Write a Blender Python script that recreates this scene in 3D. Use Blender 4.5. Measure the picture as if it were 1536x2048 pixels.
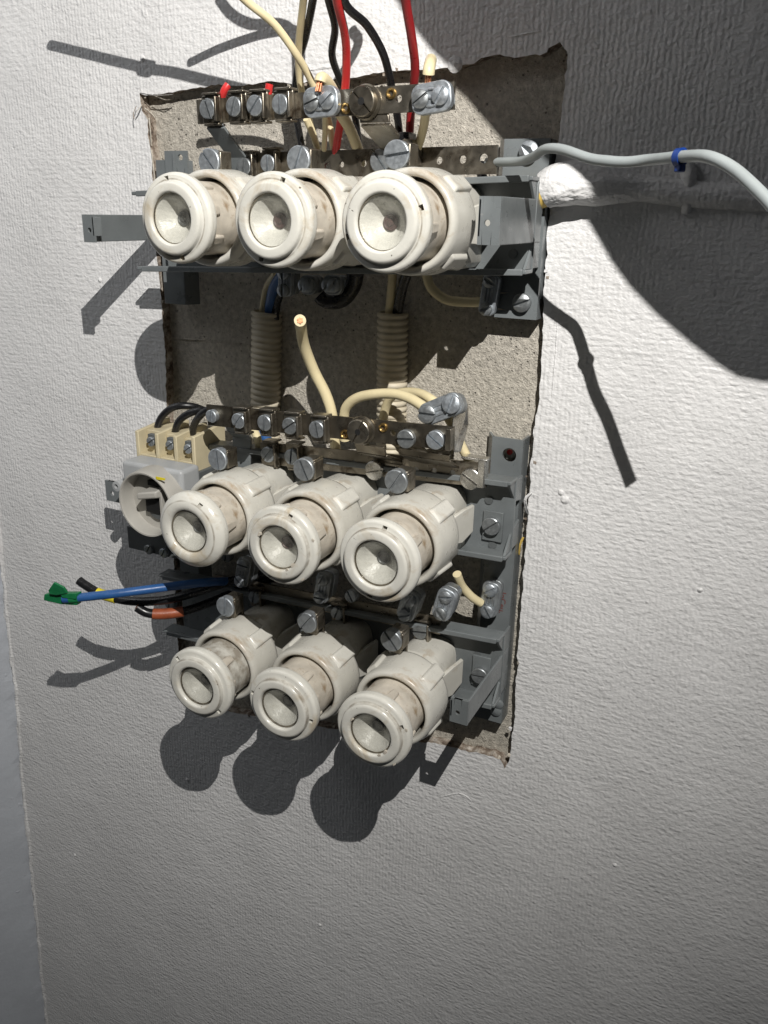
import bpy, bmesh, math, random
from mathutils import Vector, Matrix, noise
from mathutils.geometry import tessellate_polygon
random.seed(7)
S = bpy.context.scene
COL = S.collection
for o in list(bpy.data.objects): bpy.data.objects.remove(o)

# ------------------------------------------------------------------ camera
# lengths below are millimetres; the painted wall is the plane Y = 0, the camera looks along +Y, left and down
FPX, CX, CY, DIST = 1671.0, 768.0, 1024.0, 392.0
_y = Vector((1636-CX, 442-CY, FPX))
_d = Vector((669-CX, 0, FPX)); _d.y = -(FPX*FPX + _y.x*_d.x)/_y.y
_y.normalize(); _d.normalize()
AX_Y, AX_Z = _y, -_d
AX_X = AX_Y.cross(AX_Z)
CAM = Vector((0, -DIST, 0))
Z0 = 1500.0
def W(p): return Vector((p[0]*.001, p[1]*.001, (p[2]+Z0)*.001))
def at(px, py, Y):
    r = Vector((px-CX, py-CY, FPX))
    w = Vector((r.dot(AX_X), r.dot(AX_Y), r.dot(AX_Z)))
    return CAM + w*((Y+DIST)/w.y)
def mpp(px, py, Y):
    r = Vector((px-CX, py-CY, FPX)); return (Y+DIST)/r.dot(AX_Y)
LAMP = Vector((135, -476, 350))
def shadow_of(px, py, Y, back=0):
    "point at depth Y whose shadow falls on the wall seen at px,py"
    s = at(px, py, back); return s + (LAMP-s)*((Y-back)/(LAMP.y-back))

cam = bpy.data.cameras.new('camera'); camo = bpy.data.objects.new('camera', cam); COL.objects.link(camo)
cam.sensor_fit = 'VERTICAL'; cam.sensor_height = 36.0; cam.sensor_width = 27.0
cam.lens = FPX/2048*36.0; cam.clip_start = .01; cam.clip_end = 50
rot = Matrix((( AX_X.x, -AX_X.y, -AX_X.z), (AX_Y.x, -AX_Y.y, -AX_Y.z), (AX_Z.x, -AX_Z.y, -AX_Z.z)))
camo.matrix_world = Matrix.Translation(W(CAM)) @ rot.to_4x4()
S.camera = camo
S.render.resolution_x, S.render.resolution_y = 768, 1024

# ------------------------------------------------------------------ light
wd = bpy.data.worlds.new('World'); S.world = wd; wd.use_nodes = True
bg = wd.node_tree.nodes['Background']; bg.inputs[0].default_value = (.90, .95, 1.0, 1); bg.inputs[1].default_value = .026
lamp = bpy.data.lights.new('torch_light', 'SPOT'); lamp.energy = 28; lamp.color = (1, .975, .935); lamp.shadow_soft_size = .0016
lamp.spot_size = math.radians(92); lamp.spot_blend = 1.0
lo = bpy.data.objects.new('torch_light', lamp); COL.objects.link(lo)
lo.matrix_world = Matrix.Translation(W(LAMP)) @ (Vector((-290, 0, 30))-LAMP).to_track_quat('-Z', 'Y').to_matrix().to_4x4()
fill = bpy.data.lights.new('room_fill', 'AREA'); fill.energy = .95; fill.size = .35; fill.color = (.97, .98, 1)  # weak soft fill lamp added at left to lift the shadows
co = bpy.data.objects.new('room_fill', fill); COL.objects.link(co)
_c = Vector((-640, -380, 520)); co.matrix_world = Matrix.Translation(W(_c)) @ (Vector((-250, 0, 0))-_c).to_track_quat('-Z', 'Y').to_matrix().to_4x4()
vs = S.view_settings; vs.view_transform = 'Standard'; vs.look = 'None'; vs.exposure = 0; vs.gamma = 1; vs.use_curve_mapping = False

# ------------------------------------------------------------------ materials
MATS = {}
def nm(name):
    m = bpy.data.materials.new(name); m.use_nodes = True
    nt = m.node_tree; b = nt.nodes['Principled BSDF']; MATS[name] = m
    tc = nt.nodes.new('ShaderNodeTexCoord'); mp = nt.nodes.new('ShaderNodeMapping')
    mp.inputs['Scale'].default_value = (1000, 1000, 1000); nt.links.new(tc.outputs['Object'], mp.inputs[0])
    return m, nt, b, mp.outputs[0]
def tex_noise(nt, vec, scale, detail=4, rough=.55, dist=0):
    n = nt.nodes.new('ShaderNodeTexNoise'); n.inputs['Scale'].default_value = scale; n.inputs['Detail'].default_value = detail
    n.inputs['Roughness'].default_value = rough; n.inputs['Distortion'].default_value = dist
    nt.links.new(vec, n.inputs['Vector']); return n.outputs['Fac']
def ramp(nt, fac, stops):
    r = nt.nodes.new('ShaderNodeValToRGB'); e = r.color_ramp.elements
    while len(e) < len(stops): e.new(.5)
    for i, (p, c) in enumerate(stops):
        e[i].position = p; e[i].color = (c[0], c[1], c[2], 1) if hasattr(c, '__len__') else (c, c, c, 1)
    nt.links.new(fac, r.inputs[0]); return r.outputs[0]
def mixc(nt, fac, a, b, mode='MIX'):
    n = nt.nodes.new('ShaderNodeMix'); n.data_type = 'RGBA'; n.blend_type = mode
    for sock, v in ((n.inputs[0], fac), (n.inputs[6], a), (n.inputs[7], b)):
        if hasattr(v, 'links') or isinstance(v, bpy.types.NodeSocket): nt.links.new(v, sock)
        else: sock.default_value = v if not isinstance(v, tuple) else (v[0], v[1], v[2], 1)
    return n.outputs[2]
def mth(nt, op, a, b=None):
    n = nt.nodes.new('ShaderNodeMath'); n.operation = op
    for sock, v in zip(n.inputs, (a, b)):
        if v is None: continue
        if isinstance(v, bpy.types.NodeSocket): nt.links.new(v, sock)
        else: sock.default_value = v
    return n.outputs[0]
def bump(nt, b, h, dist_mm, strength=1.0):
    n = nt.nodes.new('ShaderNodeBump'); n.inputs['Distance'].default_value = dist_mm*.001; n.inputs['Strength'].default_value = strength
    nt.links.new(h, n.inputs['Height']); nt.links.new(n.outputs[0], b.inputs['Normal'])
def plain(name, col, rough=.45, metal=0, var=.12, vscale=.25, bmp=0, bscale=1.2, spec=.5, dirt=None, rvar=.1):
    m, nt, b, v = nm(name)
    n = tex_noise(nt, v, vscale, 5)
    dk = tuple(c*(1-var*1.6) for c in col); lt = tuple(min(1, c*(1+var)) for c in col)
    c = ramp(nt, n, [(.3, dk), (.7, lt)])
    if dirt:
        d = ramp(nt, tex_noise(nt, v, dirt[1], 6, .65, .6), [(dirt[2], 0), (dirt[2]+.16, 1)])
        c = mixc(nt, d, c, dirt[0])
    if name in ('zinc', 'nickel', 'porcelain_body', 'porcelain_neck', 'grey_paint'):
        oi = nt.nodes.new('ShaderNodeObjectInfo'); k = .35 if metal else .10
        c = mixc(nt, 1.0, c, ramp(nt, oi.outputs['Random'], [(0, (1-k, 1-k*1.05, 1-k*1.15)), (1, (1+k*.15, 1+k*.15, 1+k*.15))]), 'MULTIPLY')
    nt.links.new(c, b.inputs['Base Color'])
    r = ramp(nt, tex_noise(nt, v, vscale*2.2, 4), [(.3, max(.02, rough-rvar)), (.7, rough+rvar)])
    nt.links.new(r, b.inputs['Roughness'])
    b.inputs['Metallic'].default_value = metal; b.inputs['Specular IOR Level'].default_value = spec
    if bmp: bump(nt, b, tex_noise(nt, v, bscale, 5, .6), bmp)
    return m

# painted fibre wallpaper
def wall_paint(name, col, weave=1.0, chips=True):
    m, nt, b, v = nm(name)
    nd = nt.nodes.new('ShaderNodeTexNoise'); nd.inputs['Scale'].default_value = .09; nd.inputs['Detail'].default_value = 5
    nt.links.new(v, nd.inputs['Vector'])
    dist = nt.nodes.new('ShaderNodeMix'); dist.data_type = 'VECTOR'; dist.inputs[0].default_value = 1
    add = nt.nodes.new('ShaderNodeVectorMath'); add.operation = 'MULTIPLY_ADD'
    nt.links.new(nd.outputs['Color'], add.inputs[0]); add.inputs[1].default_value = (2.2, 2.2, 2.2); nt.links.new(v, add.inputs[2])
    vv = add.outputs[0]
    hs = []
    for dirn, sc in (('X', .135), ('Z', .125)):
        w = nt.nodes.new('ShaderNodeTexWave'); w.bands_direction = dirn; w.inputs['Scale'].default_value = sc
        w.inputs['Distortion'].default_value = 3.2; w.inputs['Detail'].default_value = 3; w.inputs['Detail Scale'].default_value = 1.4; w.inputs['Detail Roughness'].default_value = .65
        nt.links.new(vv, w.inputs['Vector']); hs.append(w.outputs['Fac'])
    # vertical threads rule in some patches, pebbly rows in others
    patch = ramp(nt, tex_noise(nt, v, .012, 3), [(.42, .2), (.6, 1)])
    h = mth(nt, 'ADD', mth(nt, 'MULTIPLY', hs[0], mth(nt, 'SUBTRACT', 1.15, patch)), mth(nt, 'MULTIPLY', hs[1], mth(nt, 'MULTIPLY', patch, .55)))
    h = mth(nt, 'MULTIPLY', h, .19*weave)
    mp3 = nt.nodes.new('ShaderNodeMapping'); mp3.inputs['Scale'].default_value = (.74, 1, 1.0); nt.links.new(vv, mp3.inputs[0])
    knots = tex_noise(nt, mp3.outputs[0], .47, 2, .5)
    h = mth(nt, 'ADD', h, mth(nt, 'MULTIPLY', knots, 1.12*weave))
    h = mth(nt, 'ADD', h, mth(nt, 'MULTIPLY', tex_noise(nt, v, .05, 3), 1.0))
    h = mth(nt, 'ADD', h, mth(nt, 'MULTIPLY', tex_noise(nt, v, 1.6, 3), .05))
    mp2 = nt.nodes.new('ShaderNodeMapping'); mp2.inputs['Scale'].default_value = (.07, 1, 1.0); nt.links.new(v, mp2.inputs[0])
    h = mth(nt, 'ADD', h, mth(nt, 'MULTIPLY', tex_noise(nt, mp2.outputs[0], .6, 3), .12))      # brush marks
    bl = ramp(nt, tex_noise(nt, v, .11, 2), [(.70, 0), (.76, 1)])
    h = mth(nt, 'ADD', h, mth(nt, 'MULTIPLY', bl, .35))
    bump(nt, b, h, .72)
    n = tex_noise(nt, v, .02, 6)
    c = ramp(nt, n, [(.3, tuple(x*.93 for x in col)), (.7, tuple(min(1, x*1.04) for x in col))])
    sp = ramp(nt, tex_noise(nt, v, .22, 2, .4), [(.765, 0), (.79, 1)])
    if chips: c = mixc(nt, mth(nt, 'MULTIPLY', sp, .35), c, (.42, .38, .33))
    nt.links.new(c, b.inputs['Base Color']); b.inputs['Roughness'].default_value = .42; b.inputs['Specular IOR Level'].default_value = .35
    return m
wall_paint('paint', (.75, .743, .737))
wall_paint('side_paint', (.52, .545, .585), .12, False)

def concrete(name, a, c2):
    m, nt, b, v = nm(name)
    n1 = tex_noise(nt, v, .03, 6, .6); n2 = tex_noise(nt, v, .35, 6, .65)
    c = mixc(nt, .5, ramp(nt, n1, [(.3, a), (.7, c2)]), ramp(nt, n2, [(.32, tuple(x*.45 for x in a)), (.68, tuple(x*1.25 for x in c2))]))
    vo = nt.nodes.new('ShaderNodeTexVoronoi'); vo.inputs['Scale'].default_value = .33; nt.links.new(v, vo.inputs['Vector'])
    pits = ramp(nt, mth(nt, 'ADD', vo.outputs['Distance'], mth(nt, 'MULTIPLY', tex_noise(nt, v, .5, 4), .7)), [(.36, 0), (.52, 1)])
    c = mixc(nt, pits, tuple(x*.45 for x in a), c)
    nt.links.new(c, b.inputs['Base Color']); b.inputs['Roughness'].default_value = .92; b.inputs['Specular IOR Level'].default_value = .15
    h = mth(nt, 'ADD', mth(nt, 'MULTIPLY', pits, .6), mth(nt, 'ADD', mth(nt, 'MULTIPLY', n2, 1.0), mth(nt, 'MULTIPLY', tex_noise(nt, v, .9, 4, .7), .8)))
    bump(nt, b, h, 1.8)
    return m
concrete('concrete', (.505, .47, .405), (.705, .655, .57))
concrete('concrete_pale', (.51, .475, .405), (.71, .66, .57))
concrete('mortar', (.50, .46, .40), (.64, .59, .50))
def edge_mat():
    m, nt, b, v = nm('board_edge')
    c = ramp(nt, tex_noise(nt, v, .17, 5, .7), [(.30, (.05, .038, .03)), (.44, (.19, .145, .11)), (.56, (.42, .36, .30)), (.68, (.64, .60, .54))])
    nt.links.new(c, b.inputs['Base Color']); b.inputs['Roughness'].default_value = .9; bump(nt, b, tex_noise(nt, v, .6, 5, .7), .7)
edge_mat()
plain('torn_paper', (.70, .64, .54), .85, 0, .25, .3, .3)
def porcelain(name, col):
    m, nt, b, v = nm(name)
    sx = nt.nodes.new('ShaderNodeSeparateXYZ'); nt.links.new(v, sx.inputs[0])
    r = mth(nt, 'SQRT', mth(nt, 'ADD', mth(nt, 'MULTIPLY', sx.outputs[0], sx.outputs[0]), mth(nt, 'MULTIPLY', sx.outputs[2], sx.outputs[2])))
    gp = nt.nodes.new('ShaderNodeNewGeometry'); mpw = nt.nodes.new('ShaderNodeMapping'); mpw.inputs['Scale'].default_value = (1000, 1000, 1000); nt.links.new(gp.outputs['Position'], mpw.inputs[0]); p = mpw.outputs[0]
    c = ramp(nt, tex_noise(nt, p, .05, 5), [(.3, tuple(x*.92 for x in col)), (.7, tuple(x*1.04 for x in col))])
    st = ramp(nt, tex_noise(nt, p, .06, 6, .65, .8), [(.52, 0), (.70, .8)])
    c = mixc(nt, st, c, (.46, .385, .27))
    groove = ramp(nt, mth(nt, 'ABSOLUTE', mth(nt, 'SUBTRACT', r, 15.75)), [(.0, 1), (.55, 0)])
    gr = mth(nt, 'MULTIPLY', groove, ramp(nt, tex_noise(nt, p, .16, 4), [(.35, .15), (.6, 1)]))
    c = mixc(nt, mth(nt, 'MULTIPLY', gr, .8), c, (.16, .125, .085))
    sp = ramp(nt, tex_noise(nt, p, .55, 2, .4), [(.755, 0), (.775, 1)])
    c = mixc(nt, mth(nt, 'MULTIPLY', sp, .85), c, (.10, .08, .06))
    nt.links.new(c, b.inputs['Base Color'])
    nt.links.new(ramp(nt, tex_noise(nt, p, .15, 4), [(.3, .15), (.7, .30)]), b.inputs['Roughness'])
    bump(nt, b, mth(nt, 'ADD', tex_noise(nt, p, .14, 4, .6), mth(nt, 'MULTIPLY', sp, -.8)), .22)
porcelain('porcelain', (.655, .64, .58))
plain('porcelain_body', (.60, .585, .53), .30, 0, .06, .06, .16, .12, .45, ((.38, .29, .19), .05, .585), .06)
plain('porcelain_neck', (.58, .53, .45), .34, 0, .14, .12, .25, .25, .45, ((.30, .22, .14), .10, .54), .06)
plain('dish', (.70, .69, .64), .28, 0, .06, .12, .5, .38, .5, ((.50, .46, .37), .09, .62))
plain('grey_paint', (.165, .18, .185), .34, 0, .10, .06, .10, .22, .5, ((.27, .275, .27), .16, .66), .10)
plain('dark_grey', (.10, .108, .11), .5, 0, .1, .1, .06, .3)
plain('switch_grey', (.37, .38, .385), .42, 0, .04, .07, .04, .5, .45)
plain('switch_ring', (.40, .385, .35), .42, 0, .05, .1, .05, .5, .45)
plain('cream_plastic', (.56, .49, .33), .45, 0, .07, .08, .05, .5, .45, ((.45, .33, .18), .06, .66))
plain('zinc', (.44, .475, .51), .46, .72, .16, .35, .10, .7, .5, ((.21, .205, .19), .22, .58), .10)
plain('nickel', (.33, .30, .25), .35, .9, .16, .10, .06, .35, .5, ((.12, .095, .07), .10, .53), .12)
plain('nickel_bright', (.60, .585, .55), .28, .95, .12, .2, .06, .4, .5, ((.35, .31, .25), .12, .6), .1)
plain('brass', (.50, .34, .13), .36, .95, .12, .3)
plain('copper', (.72, .33, .18), .35, .9, .2, 1.5)
plain('pvc_cream', (.74, .64, .40), .38, 0, .06, .08, .05, .5, .45, ((.45, .37, .22), .05, .68))
plain('pvc_black', (.012, .012, .013), .28, 0, .2, .1, .04, .4, .5)
plain('pvc_red', (.62, .035, .035), .33, 0, .08, .1, .04, .4)
plain('pvc_dark_red', (.36, .018, .022), .35, 0, .08, .1, .04, .4)
plain('pvc_blue', (.025, .095, .27), .38, 0, .08, .1, .05, .4)
plain('tie_blue', (.008, .04, .21), .4, 0, .05)
plain('pvc_grey', (.33, .36, .36), .42, 0, .05, .08, .05, .4)
plain('conduit_cream', (.58, .52, .40), .45, 0, .08, .06, .04, .4, .4)
plain('tape_green', (.01, .16, .055), .42, 0, .12, .2, .25, .25)
plain('tape_yellow', (.72, .60, .03), .42, 0, .08)
plain('tape_orange', (.30, .075, .03), .45, 0, .12, .2, .15, .3)
plain('pipe_yellow', (.74, .52, .13), .5, 0, .15, .2, .1, .4)
plain('red_mark', (.16, .03, .02), .7)
plain('indicator_grey', (.10, .105, .105), .5, .3, .1)
plain('indicator_red', (.085, .05, .046), .5, .1, .1)
plain('black_gap', (.006, .006, .006), .7)
plain('shading_board_grey', (.35, .34, .32), .8)  # for the added board that casts the upper right shadow
def glass(name):
    m, nt, b, v = nm(name)
    out = nt.nodes['Material Output']; nt.nodes.remove(b)
    t = nt.nodes.new('ShaderNodeBsdfTransparent'); t.inputs[0].default_value = (.98, .98, .97, 1)
    g = nt.nodes.new('ShaderNodeBsdfGlossy'); g.inputs['Roughness'].default_value = .06
    f = nt.nodes.new('ShaderNodeFresnel'); gm = nt.nodes.new('ShaderNodeNewGeometry'); nt.links.new(mth(nt, 'SUBTRACT', 1.45, mth(nt, 'MULTIPLY', gm.outputs['Backfacing'], 1.45-1/1.45)), f.inputs[0])
    mx = nt.nodes.new('ShaderNodeMixShader'); nt.links.new(f.outputs[0], mx.inputs[0]); nt.links.new(t.outputs[0], mx.inputs[1]); nt.links.new(g.outputs[0], mx.inputs[2])
    df = nt.nodes.new('ShaderNodeBsdfDiffuse'); df.inputs[0].default_value = (.62, .60, .54, 1)
    dust = ramp(nt, tex_noise(nt, v, .25, 5, .6), [(.3, .015), (.75, .085)]); m2 = nt.nodes.new('ShaderNodeMixShader'); nt.links.new(dust, m2.inputs[0]); nt.links.new(mx.outputs[0], m2.inputs[1]); nt.links.new(df.outputs[0], m2.inputs[2])
    nt.links.new(m2.outputs[0], out.inputs[0]); return m
glass('glass')

# ------------------------------------------------------------------ mesh helpers
class MB:
    def __init__(s): s.v, s.f = [], []
    def add(s, vs, fs):
        n = len(s.v); s.v += [Vector(p) for p in vs]; s.f += [tuple(i+n for i in f) for f in fs]; return s
    def box(s, x0, x1, y0, y1, z0, z1):
        x0, x1 = min(x0, x1), max(x0, x1); y0, y1 = min(y0, y1), max(y0, y1); z0, z1 = min(z0, z1), max(z0, z1)
        return s.hexa([(x0,y0,z0),(x1,y0,z0),(x1,y0,z1),(x0,y0,z1),(x0,y1,z0),(x1,y1,z0),(x1,y1,z1),(x0,y1,z1)])
    def hexa(s, p):   # front quad 0-3 (seen from -Y, counter-clockwise), back quad 4-7
        return s.add(p, [(0,1,2,3),(5,4,7,6),(4,0,3,7),(1,5,6,2),(3,2,6,7),(4,5,1,0)])
    def slab(s, q, ext):   # quad extruded by a vector
        e = Vector(ext); q = [Vector(p) for p in q]
        return s.hexa(q + [p+e for p in q])
    def prism(s, outline, ext):
        e = Vector(ext); o = [Vector(p) for p in outline]; n = len(o)
        return s.add(o+[p+e for p in o], [tuple(range(n)), tuple(range(2*n-1, n-1, -1))] + [(i, i+n, (i+1) % n+n, (i+1) % n) for i in range(n)])
    def lathe(s, prof, c=(0,0,0), axis='Y', seg=48, skip=()):
        "prof: (radius, along axis) ; skip: set of (profile index, segment)"
        c = Vector(c); n = len(prof); vs = []
        for k in range(seg):
            a = 2*math.pi*k/seg; ca, sa = math.cos(a), math.sin(a)
            for r, t in prof:
                if axis == 'Y': vs.append(c+Vector((r*ca, t, r*sa)))
                elif axis == 'Z': vs.append(c+Vector((r*ca, r*sa, t)))
                else: vs.append(c+Vector((t, r*ca, r*sa)))
        fs = []
        for k in range(seg):
            k2 = (k+1) % seg
            for j in range(n-1):
                if (j, k) in skip: continue
                fs.append((k*n+j, k2*n+j, k2*n+j+1, k*n+j+1))
        return s.add(vs, fs)
    def disc(s, r, y, c=(0,0,0), seg=32):
        c = Vector(c); return s.add([c+Vector((r*math.cos(2*math.pi*k/seg), y, r*math.sin(2*math.pi*k/seg))) for k in range(seg)], [tuple(range(seg))])
    def tube(s, pts, r, seg=14, step=2.0, caps=True, wob=0):
        P = catmull([Vector(p) for p in pts], step); n = len(P)
        t = [(P[min(i+1, n-1)]-P[max(i-1, 0)]).normalized() for i in range(n)]
        u = t[0].orthogonal().normalized(); vs = []
        for i in range(n):
            u = (u - t[i]*u.dot(t[i])).normalized(); w = t[i].cross(u)
            rr = r(i/(n-1)) if callable(r) else r
            for k in range(seg):
                a = 2*math.pi*k/seg
                q = rr*(1+(wob*noise.noise(P[i]*.12+Vector((k*.9, 0, 0))) if wob else 0))
                vs.append(P[i] + u*(q*math.cos(a)) + w*(q*math.sin(a)))
        fs = [(i*seg+k, i*seg+(k+1) % seg, (i+1)*seg+(k+1) % seg, (i+1)*seg+k) for i in range(n-1) for k in range(seg)]
        if caps: fs += [tuple(range(seg-1, -1, -1)), tuple(range((n-1)*seg, n*seg))]
        return s.add(vs, fs)
    def xform(s, M, start=0):
        for i in range(start, len(s.v)): s.v[i] = M @ s.v[i]
        return s
    def build(s, name, mat, parent=None, org=None, bev=0, smooth=35, seg=2):
        me = bpy.data.meshes.new(name)
        if org is None: org = Vector(parent['_org']) if parent else sum(s.v, Vector())/len(s.v)
        org = Vector(org)
        me.from_pydata([(p-org)*.001 for p in s.v], [], s.f)
        bm = bmesh.new(); bm.from_mesh(me); bmesh.ops.recalc_face_normals(bm, faces=bm.faces); bm.to_mesh(me); bm.free()
        if smooth:
            me.polygons.foreach_set('use_smooth', [True]*len(me.polygons)); me.set_sharp_from_angle(angle=math.radians(smooth))
        me.materials.append(MATS[mat])
        o = bpy.data.objects.new(name, me); COL.objects.link(o)
        if parent: o.parent = parent; o.location = (org-Vector(parent['_org']))*.001
        else: o.location = W(org)
        o['_org'] = tuple(org)
        if bev:
            md = o.modifiers.new('bevel', 'BEVEL'); md.width = bev*.001; md.segments = seg; md.limit_method = 'ANGLE'; md.angle_limit = math.radians(40); md.harden_normals = False
        return o
def catmull(P, step):
    if len(P) == 2:
        n = max(1, int((P[1]-P[0]).length/step)); return [P[0].lerp(P[1], i/n) for i in range(n+1)]
    out = []; Q = [P[0]*2-P[1]] + P + [P[-1]*2-P[-2]]
    for i in range(1, len(Q)-2):
        a, b, c, d = Q[i-1:i+3]; n = max(2, int((c-b).length/step))
        for k in range(n):
            t = k/n
            out.append(.5*((2*b) + (c-a)*t + (2*a-5*b+4*c-d)*t*t + (3*b-a-3*c+d)*t**3))
    out.append(P[-1]); return out
def tag(o, label=None, cat=None, group=None, kind=None):
    if label: o['label'] = label
    if cat: o['category'] = cat
    if group: o['group'] = group
    if kind: o['kind'] = kind
    return o
def thing(name, org, label, cat, group=None):
    o = bpy.data.objects.new(name, None); COL.objects.link(o); o.empty_display_size = .005
    o.location = W(org); o['_org'] = tuple(org); return tag(o, label, cat, group)

def holed(mb, P0, U, V, N, L, H, holes, th, seg=16):
    """plate of length L along U, height H along V (centred), thickness th along N, round holes (u, v, r)"""
    P0, U, V, N = Vector(P0), Vector(U).normalized(), Vector(V).normalized(), Vector(N).normalized()
    def pt(u, v, d): return P0 + U*u + V*v + N*d
    xs = 0; holes = sorted(holes)
    def quad(a, b):
        mb.hexa([pt(a,-H/2,0), pt(b,-H/2,0), pt(b,H/2,0), pt(a,H/2,0), pt(a,-H/2,th), pt(b,-H/2,th), pt(b,H/2,th), pt(a,H/2,th)])
    for u, v, r in holes:
        a, b = max(xs, u-r*1.6), min(L, u+r*1.6)
        if a > xs+.01: quad(xs, a)
        sq, ci = [], []
        for k in range(seg):
            t = 2*math.pi*(k+.5)/seg; c, s_ = math.cos(t), math.sin(t)
            sx = ((b-u) if c > 0 else (u-a))/max(abs(c), 1e-6); sy = ((H/2-v) if s_ > 0 else (H/2+v))/max(abs(s_), 1e-6); m = min(sx, sy)
            sq.append((u+c*m, v+s_*m)); ci.append((u+c*r, v+s_*r))
        base = [pt(x, y, 0) for x, y in sq]+[pt(x, y, 0) for x, y in ci]+[pt(x, y, th) for x, y in sq]+[pt(x, y, th) for x, y in ci]
        fs = []
        for k in range(seg):
            j = (k+1) % seg
            fs += [(k, j, seg+j, seg+k), (2*seg+j, 2*seg+k, 3*seg+k, 3*seg+j), (seg+k, seg+j, 3*seg+j, 3*seg+k), (j, k, 2*seg+k, 2*seg+j)]
        mb.add(base, fs)
        # corners left by the sixteen-sided square
        for cx, cy in ((a,-H/2),(b,-H/2),(b,H/2),(a,H/2)):
            near = sorted(range(seg), key=lambda k: (sq[k][0]-cx)**2+(sq[k][1]-cy)**2)[:2]
            k0, k1 = near
            mb.add([pt(cx,cy,0), base[k0], base[k1], pt(cx,cy,th), base[2*seg+k0], base[2*seg+k1]], [(0,1,2),(3,5,4),(0,3,4,1),(0,2,5,3)])
        xs = b
    if xs < L-.01: quad(xs, L)
    return mb

SCREWS = {}
def screw_mesh(r, h, slot, mat, dome):
    key = (r, h, slot, mat, dome)
    if key in SCREWS: return SCREWS[key]
    mb = MB(); sd = min(h*.6, 1.4)
    mb.lathe([(0, -(h-sd)), (r*.98, -(h-sd)), (r, 0), (r*.98, 1.5)], seg=32)
    for sg in (1, -1):
        a0 = math.asin(slot/2/r); n = 16
        def ring(rr, y, off): 
            out = []
            aa = math.asin(min(.99, slot/2/rr))
            for k in range(n+1):
                a = aa + (math.pi-2*aa)*k/n; out.append(Vector((rr*math.cos(a), y, sg*rr*math.sin(a))))
            return out
        R0, R1, R2 = ring(r, -(h-sd)+.01, 0), ring(r, -(h-.35), 0), ring(r-.4, -h, 0)
        m = n+1; dm = Vector((0, -h-dome, sg*r*.45))
        vs = R0+R1+R2+[dm]; fs = []
        for a, b in ((0, m), (m, 2*m)):
            fs += [(a+k, a+k+1, b+k+1, b+k) for k in range(n)] + [(a+n, a, b, b+n)]
        fs += [(2*m+k, 2*m+k+1, 3*m) for k in range(n)] + [(2*m+n, 2*m, 3*m)]
        mb.add(vs, fs)
    me = bpy.data.meshes.new('screw'); me.from_pydata([p*.001 for p in mb.v], [], mb.f)
    bm = bmesh.new(); bm.from_mesh(me); bmesh.ops.recalc_face_normals(bm, faces=bm.faces); bm.to_mesh(me); bm.free()
    me.polygons.foreach_set('use_smooth', [True]*len(me.polygons)); me.set_sharp_from_angle(angle=math.radians(32)); me.materials.append(MATS[mat])
    SCREWS[key] = me; return me
def screw(parent, p, r, ang, mat='zinc', h=2.2, slot=1.25, tilt=(0, 0), name='screw', dome=.12):
    o = bpy.data.objects.new(name, screw_mesh(round(r, 1), h, slot, mat, dome)); COL.objects.link(o); o.parent = parent
    o.location = (Vector(p)-Vector(parent['_org']))*.001
    o.rotation_euler = (Matrix.Rotation(math.radians(tilt[0]), 3, 'X') @ Matrix.Rotation(math.radians(tilt[1]), 3, 'Z') @ Matrix.Rotation(math.radians(-ang), 3, 'Y')).to_euler()
    return o

# ------------------------------------------------------------------ wall with a torn opening
def jag(pts, closed, step, amp, seed):
    out = []; n = len(pts)
    for i in range(n if closed else n-1):
        a, b = Vector(pts[i]), Vector(pts[(i+1) % n]); L = (b-a).length; k = max(1, int(L/step)); d = (b-a).normalized(); nn = Vector((-d.y, d.x))
        for j in range(k):
            p = a.lerp(b, j/k); q = Vector((p.x*.11+seed, p.y*.11, seed))
            w = noise.noise(q)*amp + noise.noise(q*4.1)*amp*.55 + random.uniform(-.12, .12)*amp
            out.append(p + nn*(w if j else w*.4))
    return out
rim_px = [(279,186),(300,190),(345,186),(380,178),(430,172),(520,166),(600,165),(672,158),(730,150),(790,143),(850,138),(900,136),(948,128),(962,116),(1000,108),(1040,114),(1080,112),(1094,104),(1097,96),(1120,84),(1133,104),(1135,112),(1128,150),(1122,210),(1118,270),(1108,330),(1100,430),(1092,520),(1087,600),(1084,690),(1080,760),(1070,850),(1062,920),(1058,990),(1052,1060),(1048,1130),(1042,1210),(1037,1290),(1032,1370),(1028,1440),(1022,1500),(1018,1522),(1009,1538),(1000,1518),(985,1512),(930,1500),(870,1486),(700,1462),(560,1440),(460,1424),(380,1400),(360,1330),(352,1240),(348,1130),(344,1040),(340,950),(334,860),(332,780),(332,720),(326,660),(322,600),(316,540),(312,480),(308,400),(305,330),(300,290),(296,240),(284,222)]
rim = [(lambda q: (q.x, q.z))(at(x, y, 0)) for x, y in rim_px]
rim = jag(rim, True, 2.2, 1.15, 3.3)
CR = lambda z: -518 + (z+485)*.0636        # the inside corner leans a little
def corner(z): return at(0, 1080, 0).x + (z-at(0, 1080, 0).z)*((at(92, 2048, 0).x-at(0, 1080, 0).x)/(at(92, 2048, 0).z-at(0, 1080, 0).z))
zs = [420 - i*1320/150 for i in range(151)]
def wobble(z): return noise.noise(Vector((z*.012, 1, 2)))*2.6 + noise.noise(Vector((z*.06, 4, 2)))*1.3 + noise.noise(Vector((z*.2, 7, 2)))*.5
outer = [(420, 420)] + [(corner(z)+wobble(z), z) for z in zs] + [(420, -900)]
allp = [Vector((x, 0, z)) for x, z in outer] + [Vector((x, 0, z)) for x, z in rim]
tri = tessellate_polygon([[Vector((x, z, 0)) for x, z in outer], [Vector((x, z, 0)) for x, z in rim]])
wall = MB().add(allp, [tuple(t) for t in tri]).build('wall', 'paint', org=(0, 0, 0), smooth=0)
tag(wall, kind='structure')
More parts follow.
